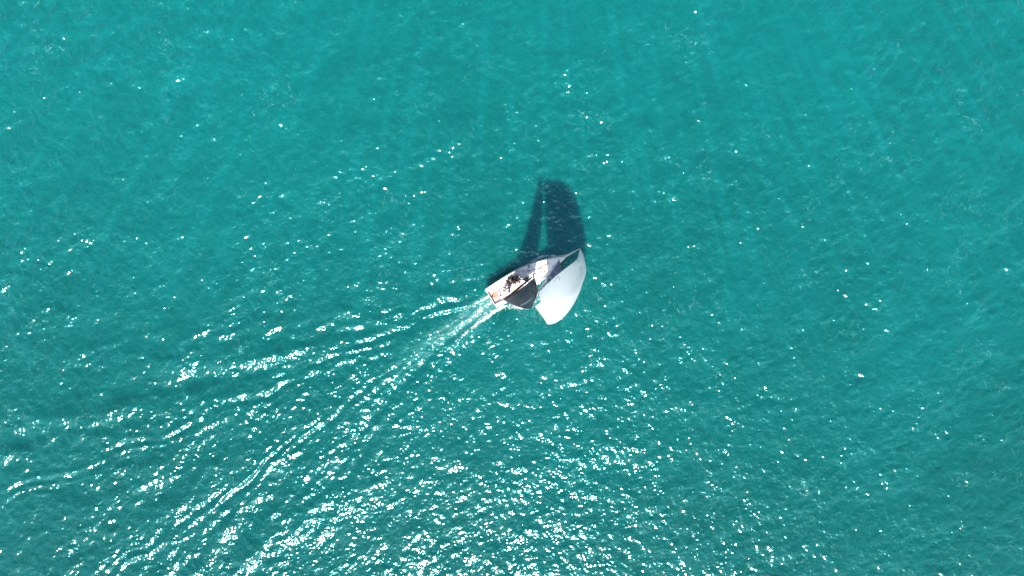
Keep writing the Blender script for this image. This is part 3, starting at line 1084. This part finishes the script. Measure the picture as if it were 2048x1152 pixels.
def person(xy, yaw, label, top, legs, hair, cap=None, vest=None, lean=12, seat=0.42, arms='forward', zfloor=0.60, head_turn=0, stand=False, group=None):
    """seated, crouched or standing sailor; local +X is the way they face, z up from the floor under them"""
    root = bpy.data.objects.new('person', None)
    COL.objects.link(root)
    root.empty_display_size = 0.3
    root.matrix_world = BM @ Matrix.Translation((xy[0], xy[1], zfloor)) @ Matrix.Rotation(R(yaw), 4, 'Z')
    root['label'] = label
    root['category'] = 'person'
    root['group'] = 'crew in the cockpit of the yacht'
    ln = R(lean)
    hip = Vector((0, 0, seat + 0.10)) if not stand else Vector((0, 0, 0.92))

    def up(t, y=0, f=0):
        return hip + Vector((math.sin(ln) * t + math.cos(ln) * f, y, math.cos(ln) * t - math.sin(ln) * f))
    n_ = {'pelvis': (hip, (0.15, 0.12)), 'waist': (up(0.18), (0.13, 0.10)), 'chest': (up(0.36), (0.16, 0.115)), 'neckbase': (up(0.50), (0.075, 0.07)), 'neck': (up(0.57), (0.055, 0.055)),
          'headlow': (up(0.64, 0, 0.015), (0.065, 0.075)), 'head': (up(0.73, 0, 0.01), (0.078, 0.092)), 'crown': (up(0.81, 0, 0), (0.05, 0.055))}
    e_ = [('pelvis', 'waist'), ('waist', 'chest'), ('chest', 'neckbase'), ('neckbase', 'neck'), ('neck', 'headlow'), ('headlow', 'head'), ('head', 'crown')]
    limbs = {}
    for s, sg in (('l', 1), ('r', -1)):
        if stand:
            kn = Vector((0.12 if sg > 0 else 0.02, 0.12 * sg, 0.50)); an = Vector((-0.02 if sg > 0 else -0.12, 0.13 * sg, 0.09))
        else:
            kn = hip + Vector((0.42, 0.15 * sg, 0.04)); an = Vector((kn.x - 0.04 + 0.08 * (sg > 0), kn.y + 0.02 * sg, 0.08))
        hj = hip + Vector((0.03, 0.10 * sg, -0.02))
        toe = an + Vector((0.17, 0.02 * sg, -0.04))
        sh_ = up(0.45, 0.20 * sg)
        if arms == 'forward':
            el = sh_ + Vector((0.14, 0.06 * sg, -0.24)); wr = el + Vector((0.24, -0.07 * sg, 0.02))
        elif arms == 'wide':
            el = sh_ + Vector((0.04, 0.20 * sg, -0.18)); wr = el + Vector((0.14, 0.16 * sg, -0.10))
        else:
            el = sh_ + Vector((0.05, 0.09 * sg, -0.27)); wr = Vector((kn.x - 0.10, kn.y, kn.z + 0.09)) if not stand else el + Vector((0.2, -0.03 * sg, -0.1))
        fd = (wr - el).normalized()
        palm = wr + fd * 0.07
        n_.update({s + 'hip': (hj, (0.095, 0.095)), s + 'knee': (kn, (0.062, 0.062)), s + 'calf': (kn.lerp(an, 0.35), (0.056, 0.056)), s + 'ankle': (an, (0.038, 0.038)), s + 'toe': (toe, (0.04, 0.028)),
                   s + 'sho': (sh_, (0.066, 0.066)), s + 'elb': (el, (0.043, 0.043)), s + 'wri': (wr, (0.028, 0.024)), s + 'palm': (palm, (0.038, 0.018))})
        e_ += [('pelvis', s + 'hip'), (s + 'hip', s + 'knee'), (s + 'knee', s + 'calf'), (s + 'calf', s + 'ankle'), (s + 'ankle', s + 'toe'),
               ('chest', s + 'sho'), (s + 'sho', s + 'elb'), (s + 'elb', s + 'wri'), (s + 'wri', s + 'palm')]
        side = fd.cross(Vector((0, 0, 1))).normalized()
        dn = side.cross(fd).normalized()
        for q_, (o_, ln_) in enumerate(((-0.027, 0.055), (-0.009, 0.068), (0.009, 0.073), (0.027, 0.066))):
            b0 = palm + fd * 0.035 + side * o_
            b1 = b0 + fd * ln_ * 0.5 - dn * 0.008
            b2 = b1 + fd * ln_ * 0.35 - dn * 0.022
            n_.update({f'{s}f{q_}a': (b0, (0.009, 0.009)), f'{s}f{q_}b': (b1, (0.0085, 0.0085)), f'{s}f{q_}c': (b2, (0.007, 0.007))})
            e_ += [(s + 'palm', f'{s}f{q_}a'), (f'{s}f{q_}a', f'{s}f{q_}b'), (f'{s}f{q_}b', f'{s}f{q_}c')]
        t0 = palm - side * sg * 0.04
        t1 = t0 - side * sg * 0.015 + fd * 0.04 - dn * 0.01
        n_.update({s + 'th0': (t0, (0.011, 0.011)), s + 'th1': (t1, (0.009, 0.009))})
        e_ += [(s + 'palm', s + 'th0'), (s + 'th0', s + 'th1')]
        limbs[s] = (sh_, el, wr, hj, kn, an, toe)
    body = skin_mesh('body', n_, e_, SKIN, root)
    # clothes follow the body a little outside it
    tn = {'b0': (up(-0.03), (0.175, 0.145)), 'b1': (up(0.18), (0.155, 0.125)), 'b2': (up(0.36), (0.185, 0.14)), 'b3': (up(0.48), (0.10, 0.09)), 'b4': (up(0.53), (0.07, 0.07))}
    te = [('b0', 'b1'), ('b1', 'b2'), ('b2', 'b3'), ('b3', 'b4')]
    for s in 'lr':
        sh_, el, wr = limbs[s][:3]
        tn.update({s + '1': (sh_, (0.085, 0.085)), s + '2': (el, (0.062, 0.062)), s + '3': (el.lerp(wr, 0.8), (0.045, 0.045))})
        te += [('b2', s + '1'), (s + '1', s + '2'), (s + '2', s + '3')]
    skin_mesh('jacket' if top in (C_DARK, C_OLIVE) else 'shirt', tn, te, top, root)
    ln2 = {'p': (hip, (0.168, 0.135))}
    le = []
    for s in 'lr':
        hj, kn, an, toe = limbs[s][3:]
        end = an if legs is not C_TAN else kn.lerp(hj, 0.12)
        ln2.update({s + '1': (hj, (0.112, 0.112)), s + '2': (hj.lerp(kn, 0.85), (0.082, 0.082)), s + '3': (end if legs is C_TAN else kn, (0.080, 0.080))})
        le += [('p', s + '1'), (s + '1', s + '2'), (s + '2', s + '3')]
        if legs is not C_TAN:
            ln2[s + '4'] = (kn.lerp(an, 0.9), (0.055, 0.055))
            le.append((s + '3', s + '4'))
        d = (toe - an)
        MB().ellipsoid(an + d * 0.55 + Vector((0, 0, -0.01)), (0.145, 0.055, 0.055)).build('shoe', C_HAIR_D, root)
    skin_mesh('shorts' if legs is C_TAN else 'trousers', ln2, le, legs, root)
    hc = up(0.735, 0, 0.01)
    HM = (Matrix.Rotation(ln, 3, 'Y') @ Matrix.Rotation(R(head_turn), 3, 'Z'))
    # face
    f = HM @ Vector((1, 0, 0)); sd = HM @ Vector((0, 1, 0)); u_ = HM @ Vector((0, 0, 1))
    MB().ellipsoid(hc + f * 0.098 - u_ * 0.02, (0.016, 0.012, 0.024), 8, 6).build('nose', SKIN, body)
    for sg in (1, -1):
        MB().ellipsoid(hc + sd * 0.083 * sg - u_ * 0.02, (0.014, 0.010, 0.028), 8, 6).build('ear', SKIN, body)
        MB().ellipsoid(hc + f * 0.085 + sd * 0.032 * sg, (0.010, 0.012, 0.009), 8, 6).build('eye', C_HAIR_D, body)
    MB().ellipsoid(hc + f * 0.085 - u_ * 0.062, (0.010, 0.024, 0.006), 8, 6).build('mouth', C_RED, body)
    if cap:
        cb = MB().ellipsoid(hc + u_ * 0.045, (0.112, 0.102, 0.085), 14, 8, HM)
        cb.ellipsoid(hc + u_ * 0.045 + f * 0.12, (0.075, 0.075, 0.012), 12, 6, HM)
        cb.build('cap', cap, root)
    MB().ellipsoid(hc + u_ * 0.028 - f * 0.018, (0.104, 0.096, 0.098), 14, 8, HM).build('hair', hair, root)
    if vest:
        vn = {'a': (up(0.16), (0.172, 0.142)), 'b': (up(0.34), (0.198, 0.158)), 'c': (up(0.44), (0.13, 0.11))}
        skin_mesh('life_vest', vn, [('a', 'b'), ('b', 'c')], vest, root)
    return root


def spot(px, py, z=1.3):
    p = on_plane(px, py, z)
    return (p.x, p.y)


person(spot(1016, 569), 255, 'dark-haired crew member in white shirt, seated right behind the dark-clad group in the cockpit', C_WHITE, C_GREYW, C_HAIR_D, lean=22, arms='rest')
person(spot(1019, 580), 160, 'brown-haired crew member in light grey clothes sitting nearest the boom', C_GREYW, C_WHITE, C_HAIR_B, lean=8, arms='forward')
person(spot(1017.5, 559.5), 320, 'auburn-haired crew member in dark olive jacket, hindmost by the port side deck', C_OLIVE, C_DARK, C_HAIR_R, lean=25, arms='wide')
person(spot(1026, 561), 300, 'crew member in black jacket with salmon life vest between two dark-clad mates', C_DARK, C_DARK, C_HAIR_D, vest=C_RED, lean=20, arms='rest')
person(spot(1034, 556), 275, 'crew member in blue cap and dark jacket seated in the cockpit', C_DARK, C_OLIVE, C_HAIR_D, cap=C_BLUE, lean=28, arms='forward')
person(spot(1053, 553), 215, 'crew member in black jacket and peach shorts bending at the foot of the mast', C_DARK, C_TAN, C_HAIR_D, lean=48, arms='wide', zfloor=deck_z(4.4, 0.25), seat=0.42)
person(spot(1024, 567), 120, 'crew member in dark jacket crouching next to the white-shirted one', C_OLIVE, C_DARK, C_HAIR_D, lean=35, arms='forward', seat=0.25)
